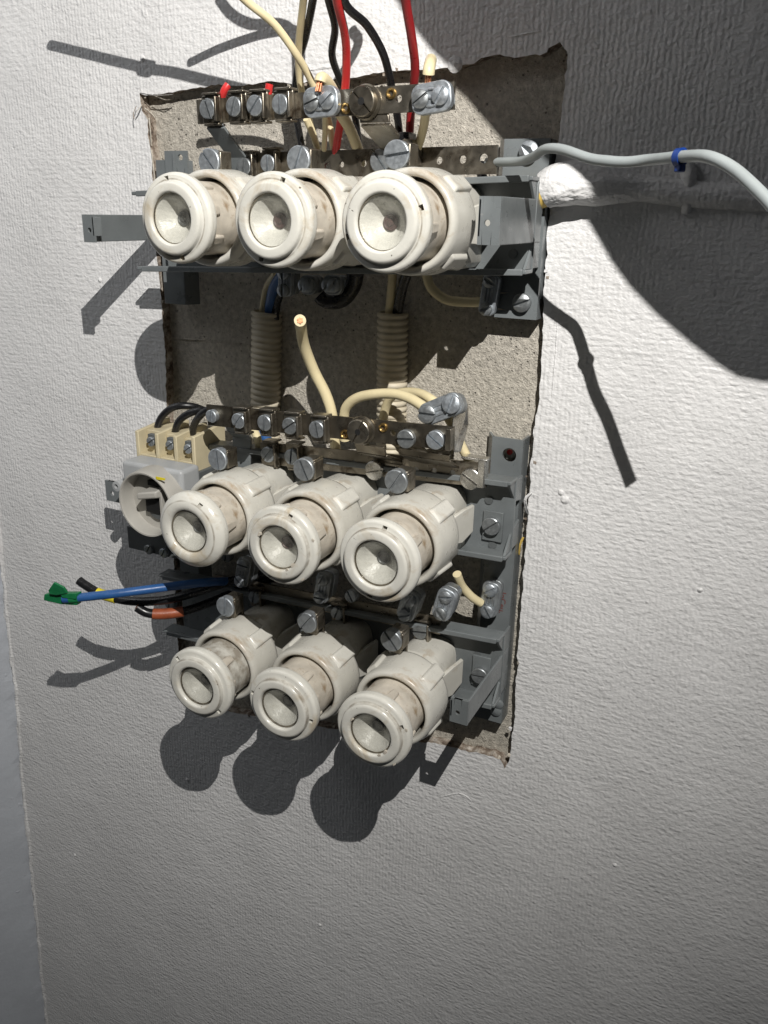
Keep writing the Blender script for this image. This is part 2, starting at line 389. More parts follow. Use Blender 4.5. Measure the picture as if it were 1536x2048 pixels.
wall['label'] = 'white painted fibre wallpapered wall with a torn opening'
DEEP = 7.0
n = len(rim); mb = MB()
cen = Vector((sum(p[0] for p in rim)/n, 0, sum(p[1] for p in rim)/n))
v0 = [Vector((x, .02, z)) for x, z in rim]
v1 = [Vector((x, 2.6+noise.noise(Vector((x*.2, z*.2, 1)))*1.2, z)) + (cen-Vector((x, 0, z))).normalized()*(-.6+noise.noise(Vector((x*.15, z*.15, 5)))*1.6) for x, z in rim]
v2 = [Vector((x, DEEP+.5, z)) + (cen-Vector((x, 0, z))).normalized()*(-.2+noise.noise(Vector((x*.2, z*.2, 9)))*1.0) for x, z in rim]
mb.add(v0+v1+v2, [(i, (i+1) % n, n+(i+1) % n, n+i) for i in range(n)] + [(n+i, n+(i+1) % n, 2*n+(i+1) % n, 2*n+i) for i in range(n)])
mb.build('plaster_edge', 'board_edge', wall, smooth=0)
# curled strips of paint and paper along the left edge and the top left corner
def flake(pts, w, mat, th=.35, name='torn_paper'):
    mb = MB(); P = catmull([Vector(p) for p in pts], 1.5)
    for i in range(len(P)-1):
        a, b = P[i], P[i+1]; wa = w*(.55+.6*abs(noise.noise(a*.3))); wb = w*(.55+.6*abs(noise.noise(b*.3)))
        if i == len(P)-2: wb = .2
        u = Vector((1, -.6, .15)).normalized()
        mb.slab([a-u*wa, a+u*wa, b+u*wb, b-u*wb], (.1, th, .1))
    return mb.build(name, mat, wall, smooth=0)
for k, (pl, w, m) in enumerate([([(297,236,-1),(300,262,-2),(302,292,0)], 1.0, 'torn_paper'), ([(283,210,-1),(276,219,-4),(270,226,-5)], 1.3, 'torn_paper'), ([(288,216,-1),(300,225,-3),(309,235,-3)], .8, 'torn_paper'),
        ([(280,186,-1),(310,191,-2.4),(345,189,-2.2)], 1.5, 'paint'), ([(302,300,-.5),(306,335,-1),(309,368,0)], .8, 'torn_paper'), ([(316,610,1),(322,635,1.5),(320,652,1)], 1.5, 'torn_paper'),
        ([(272,212,-3),(266,228,-5),(268,238,-6)], .5, 'board_edge'), ([(1062,985,-1),(1050,1000,-3),(1056,1030,-.5)], 1.6, 'paint'), ([(1046,1075,1),(1040,1090,0),(1038,1110,1)], .9, 'pipe_yellow'), ([(304,190,-1),(330,200,-1),(346,198,2)], .9, 'torn_paper')]):
    flake([at(x, y, Y) for x, y, Y in pl], w, m)
# paint blobs standing on the wall
for x, y, r in ((285,116,1.6),(910,128,3.4),(1130,1000,2.2),(1122,985,1.5),(375,1560,1.6),(200,560,1.4),(1230,1730,1.3),(640,1850,1.2),(150,1710,1.5),(1400,1180,1.3)):
    c = at(x, y, 0); mb = MB(); mb.lathe([(r*1.1, .1), (r*.9, -.35), (r*.5, -.7), (.01, -.85)], c, seg=14)
    mb.build('paint_blob', 'paint', wall)

mb = MB().tube([Vector((corner(z)+wobble(z)+.5, .3, z)) for z in zs], 1.6, 10, 4, wob=.9); mb.build('paint_bead', 'paint', wall)
for pl, r in (([(858,1602),(885,1592),(918,1586),(940,1598),(952,1626)], .8), ([(1205,470),(1222,500),(1228,530)], .5), ([(1000,78),(1060,66),(1112,58)], .7), ([(560,150),(640,138),(720,128)], .8), ([(1120,560),(1112,700),(1098,860)], .6)):
    MB().tube([at(x, y, .55*r) for x, y in pl], lambda q, r=r: r*(.25+.75*math.sin(math.pi*min(1, max(0, q)))), 10, 2, wob=.4).build('paint_ridge', 'paint', wall, smooth=70)
rng = random.Random(5)
for k in range(46):
    i = rng.randrange(len(rim)); x, z = rim[i]; r = rng.uniform(.35, 1.1)
    mb = MB(); vs = [Vector((x+rng.uniform(-1.6, 1.6), rng.uniform(-.7, 1.5), z+rng.uniform(-1.6, 1.6))) + Vector((rng.uniform(-r, r), rng.uniform(-r, r)*.6, rng.uniform(-r, r)))*1.0 for _ in range(1)]
    c0 = vs[0]; P8 = [c0+Vector((sx*r*rng.uniform(.5, 1.1), sy*r*rng.uniform(.4, .8), sz*r*rng.uniform(.5, 1.1))) for sy in (-1, 1) for sx, sz in ((-1,-1),(1,-1),(1,1),(-1,1))]
    mb.hexa(P8); mb.build('plaster_crumb', rng.choice(['paint', 'mortar', 'torn_paper', 'board_edge']), wall, smooth=0)
# masonry behind the plaster: two courses with a joint between
mas = bpy.data.objects.new('masonry', None); COL.objects.link(mas); mas.location = W((-225, DEEP, -110)); mas['_org'] = (-225, DEEP, -110); tag(mas, kind='structure')
jz = at(400, 680, DEEP).z
def block(x0, x1, z0, z1, y, mat, name='block'):
    mb = MB(); nx, nz = 14, 12
    vs = [Vector((x0+(x1-x0)*i/nx, y + (.35*noise.noise(Vector((x0+(x1-x0)*i/nx, 0, z0+(z1-z0)*j/nz))*.05)), z0+(z1-z0)*j/nz)) for j in range(nz+1) for i in range(nx+1)]
    fs = [(j*(nx+1)+i, j*(nx+1)+i+1, (j+1)*(nx+1)+i+1, (j+1)*(nx+1)+i) for j in range(nz) for i in range(nx)]
    mb.add(vs, fs); o = mb.build(name, mat, mas, smooth=0); md = o.modifiers.new('thickness', 'SOLIDIFY'); md.thickness = .03; md.offset = -1 ; return o
block(-400, -60, jz, 120, DEEP, 'concrete')
block(-400, -60, -330, jz-.02, DEEP+.05, 'concrete_pale')
MB().tube([(-346,DEEP+.5,jz+.4),(-325,DEEP+.4,jz-.3),(-300,DEEP+.5,jz+.2),(-278,DEEP+.5,jz-.4),(-262,DEEP+1.2,jz)], .9, 8, 2, wob=.6).build('mortar_joint', 'mortar', mas)

# the wall at the left, meeting this one in an inside corner
mb = MB(); pts = []
for z in zs: pts.append((corner(z), z))
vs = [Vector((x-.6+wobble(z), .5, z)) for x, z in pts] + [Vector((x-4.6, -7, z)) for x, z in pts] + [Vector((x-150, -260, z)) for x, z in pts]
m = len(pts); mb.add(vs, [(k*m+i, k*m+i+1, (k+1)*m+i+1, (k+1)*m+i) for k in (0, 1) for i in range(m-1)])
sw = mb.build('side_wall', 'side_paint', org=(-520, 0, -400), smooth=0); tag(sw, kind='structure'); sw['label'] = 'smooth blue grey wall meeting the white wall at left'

# ------------------------------------------------------------------ mounting frames
def frame(label, xl, xr, trays, plate, plate_l, holes):
    org = ((xl+xr)/2, DEEP, plate[3]); t = thing('mounting_frame', org, label, 'metal frame', 'grey metal frames carrying the fuses')
    for zt, zb, sl in trays:
        dl = sl*(xr-xl)
        mb = MB(); mb.hexa([(xl+14,-18,zb-dl),(xr,-18,zb),(xr,-18,zt),(xl+14,-18,zt-dl),(xl+14,-16.6,zb-dl),(xr,-16.6,zb),(xr,-16.6,zt),(xl+14,-16.6,zt-dl)])
        mb.build('tray_back', 'grey_paint', t, bev=.3)
        for z in (zt, zb):
            s = 1 if z == zt else -1
            mb = MB(); mb.hexa([(xl,-27,z-.9-dl),(xr,-27,z-.9),(xr,-27,z+.9),(xl,-27,z+.9-dl),(xl,-16.7,z-.9-dl),(xr,-16.7,z-.9),(xr,-16.7,z+.9),(xl,-16.7,z+.9-dl)])
            mb.hexa([(xl+4,-28.3,z-1.5-dl),(xr-1.5,-28.3,z-1.5),(xr-1.5,-28.3,z+1.3),(xl+4,-28.3,z+1.3-dl),(xl+4,-26.4,z-1.5-dl),(xr-1.5,-26.4,z-1.5),(xr-1.5,-26.4,z+1.3),(xl+4,-26.4,z+1.3-dl)])
            mb.build('rail', 'grey_paint', t, bev=.45, seg=3)
            mb = MB(); q = [(xr-.6,-26.5,z-s*1.0),(xr-.6,-6,z-s*1.0),(xr-.6,-6,z-s*14),(xr-.6,-16,z-s*12)]
            mb.prism(q, (-1.3,0,0)); mb.build('gusset', 'grey_paint', t, bev=.2)
    x0, x1, z1, z0 = plate
    mb = MB(); c = 7
    hs = [(z1-hz, hx-(x0+x1)/2, r) for hx, hz, r in holes]
    holed(mb, ((x0+x1)/2, -5, z1), (0,0,-1), (1,0,0), (0,1,0), z1-z0, x1-x0, hs, 1.4)
    mb.slab([(x0-4.5,3,z0),(x0,-5,z0),(x0,-5,z1),(x0-4.5,3,z1)], (.9,1.0,0))
    mb.box(x1-1.3, x1-.02, -3.55, 6, z0+.05, z1-.05)
    mb.build('side_plate', 'grey_paint', t, smooth=30)
    if plate_l:
        x0, x1, z1, z0 = plate_l
        mb = MB().box(x0, x1, -5, -3.6, z0, z1); mb.slab([(x1,-5,z0),(x1+4,3,z0),(x1+4,3,z1),(x1,-5,z1)], (-.9,1,0)); mb.build('side_plate', 'grey_paint', t, bev=.3)
    return t
up = frame('upper grey metal frame of trays behind the top row of three fuses', -328, -110, [(14.5, -23.5, .037)], (-131, -110, 31.5, -46), (-329, -314, 24, -52), [(-119, 26.2, 2.6), (-117, -38.5, 2.6), (-113.5, 5, 1.4)])
lw = frame('lower tall grey metal frame behind two rows of fuses', -330, -109.5, [(-120, -158.4, .030), (-203.5, -242, .050)], (-127.5, -111.5, -104, -266), (-331, -316, -150, -262), [(-118.2, -112.3, 3.6), (-117.4, -129.5, 1.8)])
# plate screws
for x, y, a, r, m in ((1060,303,-38,4.4,'zinc'), (1045,605,22,4.3,'zinc')): screw(up, at(x, y, -5.4), r, a, m, 2.6, .9, dome=.9)
screw(lw, at(985, 1050, -19.5), 4.6, 40, 'zinc', 3.0, 1.0); MB().box(*[v for v in (at(966,1050,-19).x, at(1006,1050,-19).x)], -19.6, -18.05, at(985,1082,-19).z, at(985,1022,-19).z).build('terminal_plate', 'grey_paint', lw, bev=.3)
screw(lw, at(962, 1348, -19.5), 4.6, 5, 'zinc', 3.0, 1.0); MB().box(at(944,1348,-19).x, at(980,1348,-19).x, -19.6, -18.05, at(962,1372,-19).z, at(962,1312,-19).z).build('terminal_plate', 'grey_paint', lw, bev=.3)
for p, par in ((at(1026,508,-18.2), up), (at(1022,402,-18.2), up), (at(985,1090,-18.2), lw), (at(978,1000,-18.2), lw), (at(955,1310,-18.2), lw)): 
    MB().lathe([(2.1, .2), (2.1, -.5), (.01, -.55)], p, seg=16).build('rivet_or_hole', 'dark_grey', par)  # dark discs drawn for the shaded round holes of the tray backs
for p, par in ((at(1060,490,-5.2), up), (at(1058,535,-5.2), up), (at(1018,965,-5.2), lw), (at(992,1422,-5.2), lw), (at(996,1408,-5.2), lw)):
    MB().lathe([(3.2, .3), (2.9, -.8), (2.0, -1.5), (.01, -1.7)], p, seg=18).build('rivet_or_hole', 'grey_paint', par)
for x, y in ((342,1206),(455,1110)): screw(lw, at(x, y, -10), 4, 80, 'zinc', 2, 1)
# ears at the upper left
mb = MB(); p = at(352, 330, -6); holed(mb, (p.x-7, -6.5, p.z+1), (1,0,0), (0,0,1), (0,1,0), 15, 12, [(10.5, 2.6, 1.7)], 1.3); mb.box(p.x-.4, p.x+.9, -8.2, -6.4, p.z-5, p.z+6.6)
mb.build('ear', 'grey_paint', up, bev=.2)
# cover brackets standing forward of the rails
def bracket(par, x, s, zt, zb, y1, y0=-8, tab=7.2, dz=0):
    mb = MB(); mb.slab([(x,y1,zb+dz),(x,y0,zb),(x,y0,zt),(x,y1,zt+dz)], (-s*1.2,0,0)); mb.build('bracket', 'grey_paint', par, bev=.35)
    mb = MB(); holed(mb, (x-s*tab, y1-1.2, (zt+zb)/2+dz), (1,0,0) if s > 0 else (-1,0,0), (0,0,1), (0,1,0), tab, (zt-zb), [(tab*.42, -.8, 1.25)], 1.2)
    o = mb.build('bracket_tab', 'grey_paint', par, bev=.15); mb = MB(); mb.slab([(x-s*tab,y1-1.2,zb+dz+3),(x-s*(tab+.8),y1+3.5,zb+dz+3),(x-s*(tab+.8),y1+3.5,zt+dz-1),(x-s*tab,y1-1.2,zt+dz-1)], (s*1.0,0,0)); mb.build('bracket_lip', 'grey_paint', par, bev=.2)
bracket(up, -326.3, -1, -4.2, -17.2, -64)
bracket(up, -110.3, 1, 6.5, -11.5, -64, tab=9)
bracket(lw, -109.8, 1, -216, -229, -67, y0=-8, tab=9)

# ------------------------------------------------------------------ fuse holders
def cap_profile(kind):
    tail = [(19.25,-90.6),(19.25,-90.2),(19.25,-88.6),(19.2,-88.2),(18.7,-86.9),(17.2,-86.2),(15.4,-85.6),(15.2,-84),(15.2,-56)]
    if kind == 0:
        return [(10.7,-90.5),(10.7,-94.2),(10.78,-94.5),(11.15,-95.0),(11.6,-95.2),(11.9,-95.22),(14.1,-95.2),(14.5,-95.1),(15.15,-94.75),(15.5,-94.2),(15.55,-92.9),(15.72,-92.55),(15.85,-92.45),(17.8,-92.3),(18.0,-92.25),(18.6,-91.9),(19.1,-91.3)] + tail, 12
    return [(10.7,-90.5),(10.7,-93.4),(11.1,-94.4),(12.0,-95.0),(13.2,-95.25),(14.6,-95.1),(15.6,-94.75),(16.0,-94.5),(17.6,-93.3),(18.5,-92.4),(19.0,-91.5)] + tail, 7
CAPMESH = {}
def cap_mb(kind):
    prof, j = cap_profile(kind); seg = 96; sl = {(j, k) for k0 in (0, 48) for k in (k0, k0+1)}
    mb = MB(); mb.lathe(prof, seg=seg, skip=sl)
    for k0 in (0, 48):
        a0, a1 = 2*math.pi*k0/seg, 2*math.pi*(k0+2)/seg
        (r0, y0), (r1, y1) = prof[j], prof[j+1]
        P = lambda r, a, y: Vector((r*math.cos(a), y, r*math.sin(a)))
        t = [P(r0,a0,y0), P(r1,a0,y1), P(r1,a1,y1), P(r0,a1,y0)]; b = [p+Vector((0,4,0)) for p in t]
        mb.add(t+b, [(0,1,5,4),(1,2,6,5),(2,3,7,6),(3,0,4,7),(4,5,6,7)])
    return mb
def fuse(px, py, label, kind=0, slot=80, ind='indicator_grey', term=None, seed=0, size=1.0):
    a = at(px, py, -95); X, Z = a.x, a.z; org = Vector((X, -18, Z))
    t = thing('fuse_holder', org, label, 'fuse', 'porcelain screw fuses in three rows')
    c = Vector((X, 0, Z)); R = Matrix.Translation(c) @ Matrix.Rotation(math.radians(-slot), 4, 'Y')
    # screw cap and what shows in its window
    mb = cap_mb(kind).xform(R); mb.xform(Matrix.Translation(c) @ Matrix.Diagonal((size, 1, size, 1)) @ Matrix.Translation(-c)); cap = mb.build('screw_cap', 'porcelain', t, smooth=38)
    mb = MB()
    for k in range(8):       # moulded grips on the neck
        an = math.radians(k*45+seed*13); M = Matrix.Translation(c) @ Matrix.Rotation(-an, 4, 'Y')
        s = MB(); L = 9.5 if k % 2 else 5.0
        s.hexa([(15.0,-86.6,-2.6),(17.3,-86.6,-2.2),(17.3,-86.6,2.2),(15.0,-86.6,2.6),(15.0,-86.6+L,-2.2),(16.5,-86.6+L,-1.6),(16.5,-86.6+L,1.6),(15.0,-86.6+L,2.2)])
        s.xform(M); mb.add(s.v, s.f)
    mb.build('grip', 'porcelain_neck', cap, bev=.6, seg=3)
    MB().lathe([(15.55,-85.4),(15.6,-78),(15.55,-56)], c, seg=64).build('neck', 'porcelain_neck', cap)
    MB().lathe([(10.68,-93.5),(10.1,-93.7),(9.95,-93.1),(10.68,-92.9)], c, seg=48).build('retaining_ring', 'nickel', cap)
    MB().lathe([(.001,-93.2),(10.6,-93.2),(10.6,-92.7),(.001,-92.7)], c, seg=40).build('window', 'glass', cap, smooth=0)
    MB().lathe([(10.65,-92.2),(9.8,-92.0),(9.0,-91.3),(6.2,-88.2),(4.3,-86.3),(3.5,-85.8),(.01,-85.7)], c, seg=40).build('fuse_link', 'dish', cap)
    MB().lathe([(3.1,-85.5),(3.1,-86.5),(2.7,-86.8),(2.3,-86.4),(1.5,-86.3),(1.2,-86.8),(.01,-86.9)], c, seg=24).build('indicator', ind, cap)
    if seed in (5, 9):
        rg = random.Random(seed)
        for an, r0, sz in ((-40, 10.9, 1.3), (-62, 11.0, .9), (150, 11.1, 1.2), (-50, 18.3, 1.0), (20, 18.4, .8)):
            a_ = math.radians(an); e1 = Vector((math.cos(a_), 0, math.sin(a_))); e2 = Vector((-math.sin(a_), 0, math.cos(a_))); p0 = c + e1*r0 + Vector((0, -95.16 if r0 < 15 else -92.3, 0))
            out = [p0 + e1*sz*math.cos(q*math.pi/4)*rg.uniform(.5, 1) + e2*sz*1.3*math.sin(q*math.pi/4)*rg.uniform(.5, 1) for q in range(8)]
            MB().prism(out, (0, 1.2, 0)).build('chip', 'porcelain_neck', cap, smooth=0)
    # collar with its four ribs
    mb = MB(); mb.lathe([(17.3,-58),(17.3,-69.5),(17.7,-70.7),(18.6,-71.3),(19.7,-71.0),(20.5,-69.9),(20.8,-67),(21.0,-60),(21.4,-51),(21.0,-49.2),(19.7,-48.4),(12,-48)], c, seg=72)
    mb.build('collar', 'porcelain_body', t, smooth=50)
    for an in (45, 135, 225, 315):
        M = Matrix.Translation(c) @ Matrix.Rotation(math.radians(-an), 4, 'Y'); s = MB()
        s.hexa([(19.6,-65.5,-4.4),(22.3,-63.5,-3.4),(22.3,-63.5,3.4),(19.6,-65.5,4.4),(19.6,-48.6,-4.4),(23.2,-48.6,-3.6),(23.2,-48.6,3.6),(19.6,-48.6,4.4)]).xform(M)
        s.build('rib', 'porcelain_body', t, bev=.9, seg=3)
    # rear block: arched box with side wings
    def sect(w, h, y, k=1.0):
        out = []
        for i in range(13):
            an = math.pi*i/12; out.append(Vector((X+w*k*math.copysign(abs(math.cos(an))**.6, math.cos(an)), y, Z+h*k*math.sin(an)**.6)))
        return out + [Vector((X-w*k, y, Z-16*k)), Vector((X-w*k*.8, y, Z-19*k)), Vector((X+w*k*.8, y, Z-19*k)), Vector((X+w*k, y, Z-16*k))]
    secs = [sect(16.5, 19, -49.5), sect(16.5, 19.5, -45), sect(14, 17.5, -43.5), sect(13.6, 17, -30), sect(13, 16.5, -18.1)]
    vs = [p for q in secs for p in q]; m = len(secs[0]); mb = MB()
    mb.add(vs, [(i*m+k, i*m+(k+1) % m, (i+1)*m+(k+1) % m, (i+1)*m+k) for i in range(len(secs)-1) for k in range(m)] + [tuple(range(m))])
    mb.build('rear_block', 'porcelain_body', t, smooth=45)
    for s in (-1, 1):
        mb = MB(); q = [(X+s*13, -43, Z+5), (X+s*17, -32, Z+8), (X+s*18.5, -22, Z+8), (X+s*18.5, -22, Z-6), (X+s*17, -32, Z-9), (X+s*13, -43, Z-8)]
        mb.prism(q, (-s*2.2, 1.5, 0)); mb.build('wing', 'porcelain_body', t, bev=.6)
    # terminal on top
    if term:
        tx, ty, an, Y = term[:4]; p = at(tx, ty, Y); m = term[4] if len(term) > 4 else 'zinc'
        mb = MB().box(p.x-2.5, p.x+4.5, Y+.5, Y+9, p.z-4.6, p.z+4.8); mb.box(p.x+4.4, p.x+5.9, Y-1.2, Y+7, p.z-4.4, p.z+4.4)
        mb.build('terminal_clamp', 'nickel', t, bev=.5)
        mb = MB().box(p.x-2.2, p.x+4, Y+8, Y+9.8, Z+17, p.z-4); mb.box(p.x-3.0, p.x+3.5, Y+1.5, Y+4.4, p.z-8.5, p.z-4.2); mb.build('terminal_strap', 'nickel', t, bev=.3)
        screw(t, p+Vector((0, .3, 0)), 5.7, an, m, 3.0, 1.25, name='terminal_screw')
    return t
fuse(341, 437, 'white porcelain screw fuse at the left of the top row, beside the bent grey bracket', 0, 97, 'indicator_grey', (424,324,-50,-56), 1, 0.965)
fuse(536, 441, 'white porcelain screw fuse in the middle of the top row with a reddish window centre', 0, 66, 'indicator_red', (602,320,68,-56), 2, 0.965)
fuse(761, 445, 'white porcelain screw fuse at the right of the top row, largest in view', 0, 16, 'indicator_red', (797,310,8,-56), 3, 0.965)
fuse(374, 1065, 'white porcelain screw fuse beside the grey rotary switch, smooth rounded cap', 1, 58, 'indicator_grey', (440,917,-84,-58), 4)
fuse(554, 1097, 'stained white porcelain screw fuse with chipped window rim, middle of the centre row', 0, 66, 'indicator_red', (612,937,-64,-58), 5)
fuse(749, 1129, 'white porcelain screw fuse at the right of the centre row, dark round window centre', 0, 75, 'indicator_grey', (796,961,58,-58), 6)
fuse(390, 1375, 'white porcelain screw fuse at the left of the bottom row below the cut wires', 0, 132, 'indicator_grey', (455,1211,86,-56), 7, 1.04)
fuse(557, 1419, 'white porcelain screw fuse in the middle of the bottom row', 0, -14, 'indicator_grey', (618,1242,52,-56), 8, 1.02)
fuse(739, 1470, 'grimy white porcelain screw fuse at bottom right, lowest of all fuses', 0, 22, 'indicator_grey', (786,1278,-52,-56), 9)

# ------------------------------------------------------------------ busbars
def busbar(name, label, a, b, Y, h, holes, bits, th=1.5, mat='nickel', org=None):
    A, B = at(*a, Y), at(*b, Y); t = thing(name, A, label, 'busbar', 'metal busbars behind the fuse terminals')
    U = (B-A); L = U.length; U.normalize(); V = Vector((0, 1, 0)).cross(U)*-1
    V = Vector((-U.z, 0, U.x))
    mb = MB(); hs = []
    for px, py, r in holes:
        q = at(px, py, Y)-A; hs.append((q.dot(U), max(-h/2+r+.4, min(h/2-r-.4, q.dot(V))), r))
    holed(mb, A, U, V, (0,1,0), L, h, hs, th); mb.build('strip', mat, t, smooth=30)
    for bt in bits:
        k = bt[0]; q = at(bt[1], bt[2], Y)
        if k == 'screw': screw(t, q+Vector((0,-.1,0)), bt[3], bt[4], bt[5] if len(bt) > 5 else 'zinc', 2.8, 1.2)
        elif k == 'saddle':      # screw with a folded saddle clamp
            M = Matrix.Translation(q) @ Matrix(((U.x,0,V.x,0),(0,1,0,0),(U.z,0,V.z,0),(0,0,0,1)))
            mb = MB().box(-4.6, 5.4, -1.6, -.1, -h/2-.8, h/2+.6); mb.box(4.2, 5.4, -4.8, -1.4, -h/2-.2, h/2-.2); mb.box(-3.2, 5.2, -3.4, 3.2, h/2+.55, h/2+1.6); mb.box(-4, 4.6, -2, 3.2, -h/2-1.9, -h/2-.75)
            mb.xform(M); mb.build('saddle_clamp', 'nickel', t, bev=.35)
            screw(t, q+Vector((0,-1.7,0)), bt[3], bt[4], 'zinc', 2.6, 1.15)
        elif k == 'bush':
            MB().lathe([(1.2, 1.4), (1.2, -.9), (1.5, -1.2), (2.0, -1.1), (2.2, -.5), (2.2, .2)], q, seg=20).build('brass_bush', 'brass', t)
            MB().lathe([(1.25, .5), (.01, .6)], q, seg=16).build('bush_hole', 'black_gap', t)
        elif k == 'knob':
            screw(t, q+Vector((0,-1.6,0)), bt[3], bt[4], 'nickel', 3.4, .8, name='knob_screw'); MB().lathe([(bt[3]+.9, .4), (bt[3]+1.1, -.8), (bt[3]+.4, -1.8), (bt[3]*.5, -1.9)], q, seg=40).build('washer', 'nickel', t)
            MB().lathe([(1.5, -2.2), (1.5, -5.12), (.01, -5.14)], q, seg=16).build('knob_hole', 'black_gap', t)
    return t
b1 = busbar('busbar', 'front busbar with round knob and two bulging clamps above the top row', (394, 224), (908, 191), -46, 10.2, [(408,222,1.9),(797,197,1.5)],
    [('saddle',425,219,4.3,-70),('saddle',477,215,4.1,70),('saddle',519,213,4.3,50),('saddle',569,210,4.1,88),('bush',692,217),('knob',733,205,6.0,-45),('bush',783,187)])
b2 = busbar('busbar', 'rear busbar directly above the top row of fuse caps, right end beside the grey cable', (430, 333), (994, 319), -27, 11.4, [(655,333,1.7),(683,329,1.3),(727,327,1.5),(878,321,1.6),(925,319,1.7),(967,317,2.0)],
    [('saddle',497,334,4.0,80),('saddle',544,328,4.0,88),('screw',765,322,5.0,-52)])
b3 = busbar('busbar', 'front busbar with four saddle clamps across the middle of the opening', (414, 830), (907, 878), -46, 11.0, [(786,866,1.5)],
    [('screw',428,831,3.4,80),('saddle',485,839,4.0,52),('saddle',537,843,4.1,86),('saddle',587,849,4.2,35),('saddle',641,856,4.3,-78),('bush',690,868),('knob',725,860,6.0,65),('bush',767,855),('screw',815,876,4.4,6),('screw',874,878,4.4,-35)])
b4 = busbar('busbar', 'rear busbar just above the centre row of fuses', (522, 906), (972, 951), -27, 12.0, [(707,926,1.6),(832,940,1.6),(868,941,1.4),(905,946,1.5)],
    [('saddle',543,906,4.2,50),('saddle',590,911,4.2,84),('screw',752,939,5.0,15,'nickel_bright'),('screw',944,956,5.2,-30,'nickel_bright')])
b5 = busbar('busbar', 'dark busbar in shade between the centre and bottom rows', (430, 1165), (880, 1252), -24, 10.0, [], [('saddle',515,1190,3.8,80),('saddle',680,1222,3.8,70),('screw',705,1190,3.6,-60),('saddle',845,1258,4.2,8)])
# stand-offs that carry the front bars
def strap(par, pts, w, mat, name='stand_off', th=1.3):
    mb = MB(); P = [Vector(p) for p in pts]
    for i in range(len(P)-1):
        a, b = P[i], P[i+1]; u = Vector((w/2, 0, 0)); nrm = (b-a).cross(u).normalized()*th
        mb.slab([a-u, a+u, b+u, b-u], nrm)
    return mb.build(name, mat, par, bev=.25)
strap(b1, [at(425,236,-44.2), at(432,252,-44.2), at(476,312,-30), at(470,350,-26)], 10, 'grey_paint')
strap(b1, [at(748,222,-44), at(752,246,-44), at(790,292,-29), at(790,306,-25)], 14, 'nickel')
strap(b3, [at(470,848,-44), at(475,862,-42), at(486,872,-27), at(484,935,-25)], 12, 'grey_paint')
strap(b3, [at(740,888,-44), at(745,905,-42), at(775,915,-27), at(780,930,-25)], 16, 'nickel')
strap(b3, [at(850,900,-44), at(850,912,-42), at(870,925,-29)], 26, 'nickel')
mb = MB(); q = [at(905,852,-44), at(908,905,-44), at(920,905,-34), at(936,850,-26), at(935,808,-22), at(905,800,-22)]; mb.prism(q, (0,1.4,0)); mb.build('end_lug', 'nickel_bright', b3, bev=.3)
mb = MB(); p = at(897, 876, -46); mb.box(p.x, p.x+2.6, -50, -46.2, p.z-5, p.z+5.2); mb.build('end_stop', 'nickel', b3, bev=.3)
mb = MB(); p = at(972, 950, -27); mb.box(p.x-3.4, p.x+.2, -30, -24, p.z-6, p.z+8); mb.box(p.x-12, p.x+1, -30, -24, p.z+7, p.z+8.4); mb.build('end_clamp', 'nickel_bright', b4, bev=.4)
p = at(830, 312, -27); MB().box(p.x-1.6, p.x+3.6, -38, -27.2, p.z-4.6, p.z+6.2).build('wire_clamp', 'nickel', b2, bev=.7)
MB().box(p.x-3.6, p.x+1, -37, -28, p.z+5, p.z+9).build('wire_sleeve', 'pvc_black', b2, bev=.6)

# two-screw wire clamps
def clamp(label, px, py, Y, L, wd, ang, mat='zinc', r=4.0, sa=(60, 60), style='screws', tilt=0, h=3.4, back=8):
    c = at(px, py, Y); t = thing('wire_clamp', c+Vector((0, back, 0)), label, 'clamp', 'two screw wire clamps')
    M = Matrix.Translation(c) @ Matrix.Rotation(math.radians(tilt), 4, 'X') @ Matrix.Rotation(math.radians(-ang), 4, 'Y')
    out = []; n = 8; rr = wd*.36
    for cx, cz, a0 in ((L/2-rr, wd/2-rr, 0), (-L/2+rr, wd/2-rr, 90), (-L/2+rr, -wd/2+rr, 180), (L/2-rr, -wd/2+rr, 270)):
        for k in range(n+1):
            a = math.radians(a0+90*k/n); out.append(Vector((cx+rr*math.cos(a), 0, cz+rr*math.sin(a))))
    mb = MB().prism(out, (0, h, 0)).xform(M); mb.build('top_plate', mat, t, bev=.45, seg=2)
    mb = MB().prism([p*.92+Vector((0,h+2.2,0)) for p in out], (0, back-h-2.2+.5, 0)).xform(M); mb.build('base_plate', mat, t, bev=.4)
    if style == 'bulge':      # pressed dimple with rolled ribs
        mb = MB()
        for z in (-wd*.24, 0, wd*.24):
            s = MB().tube([(-L*.15, .1, z), (0, -.35, z*1.15), (L*.15, .1, z)], .55, 8, 1); mb.add(s.v, s.f)
        mb.xform(M).build('pressed_rib', mat, t)
    else:
        mb = MB()
        for z in (-wd*.2, 0, wd*.2):
            mb.box(-L*.16, L*.16, -.5, .4, z-.55, z+.55)
        mb.xform(M).build('pressed_rib', mat, t, bev=.2)
    for k, s in enumerate((-1, 1)):
        p = M @ Vector((s*(L/2-rr-.3), -.05, 0)); screw(t, p, r, sa[k], mat, 1.7 if style == 'bulge' else 2.4, 1.15, tilt=(tilt, 0), dome=.5)
    return t
clamp('bulging zinc clamp at the middle of the front busbar above the top row', 640, 203, -51, 17, 12, 4, style='bulge', r=3.6, sa=(20, 40), back=5.2)
clamp('bulging zinc clamp at the right end of the front busbar above the top row', 862, 195, -51, 17.5, 11.5, 7, style='bulge', r=3.6, sa=(35, 60), back=5.2)
clamp('loose tilted zinc clamp with two slotted screws above the middle busbar', 880, 818, -42, 21, 10.5, 27, r=4.3, sa=(0, 75), back=10, tilt=-8)
clamp('small ribbed clamp hanging below the left gap of the top row', 569, 563, -17, 15, 8, 88, 'zinc', 3.3, (90, 90), back=9)
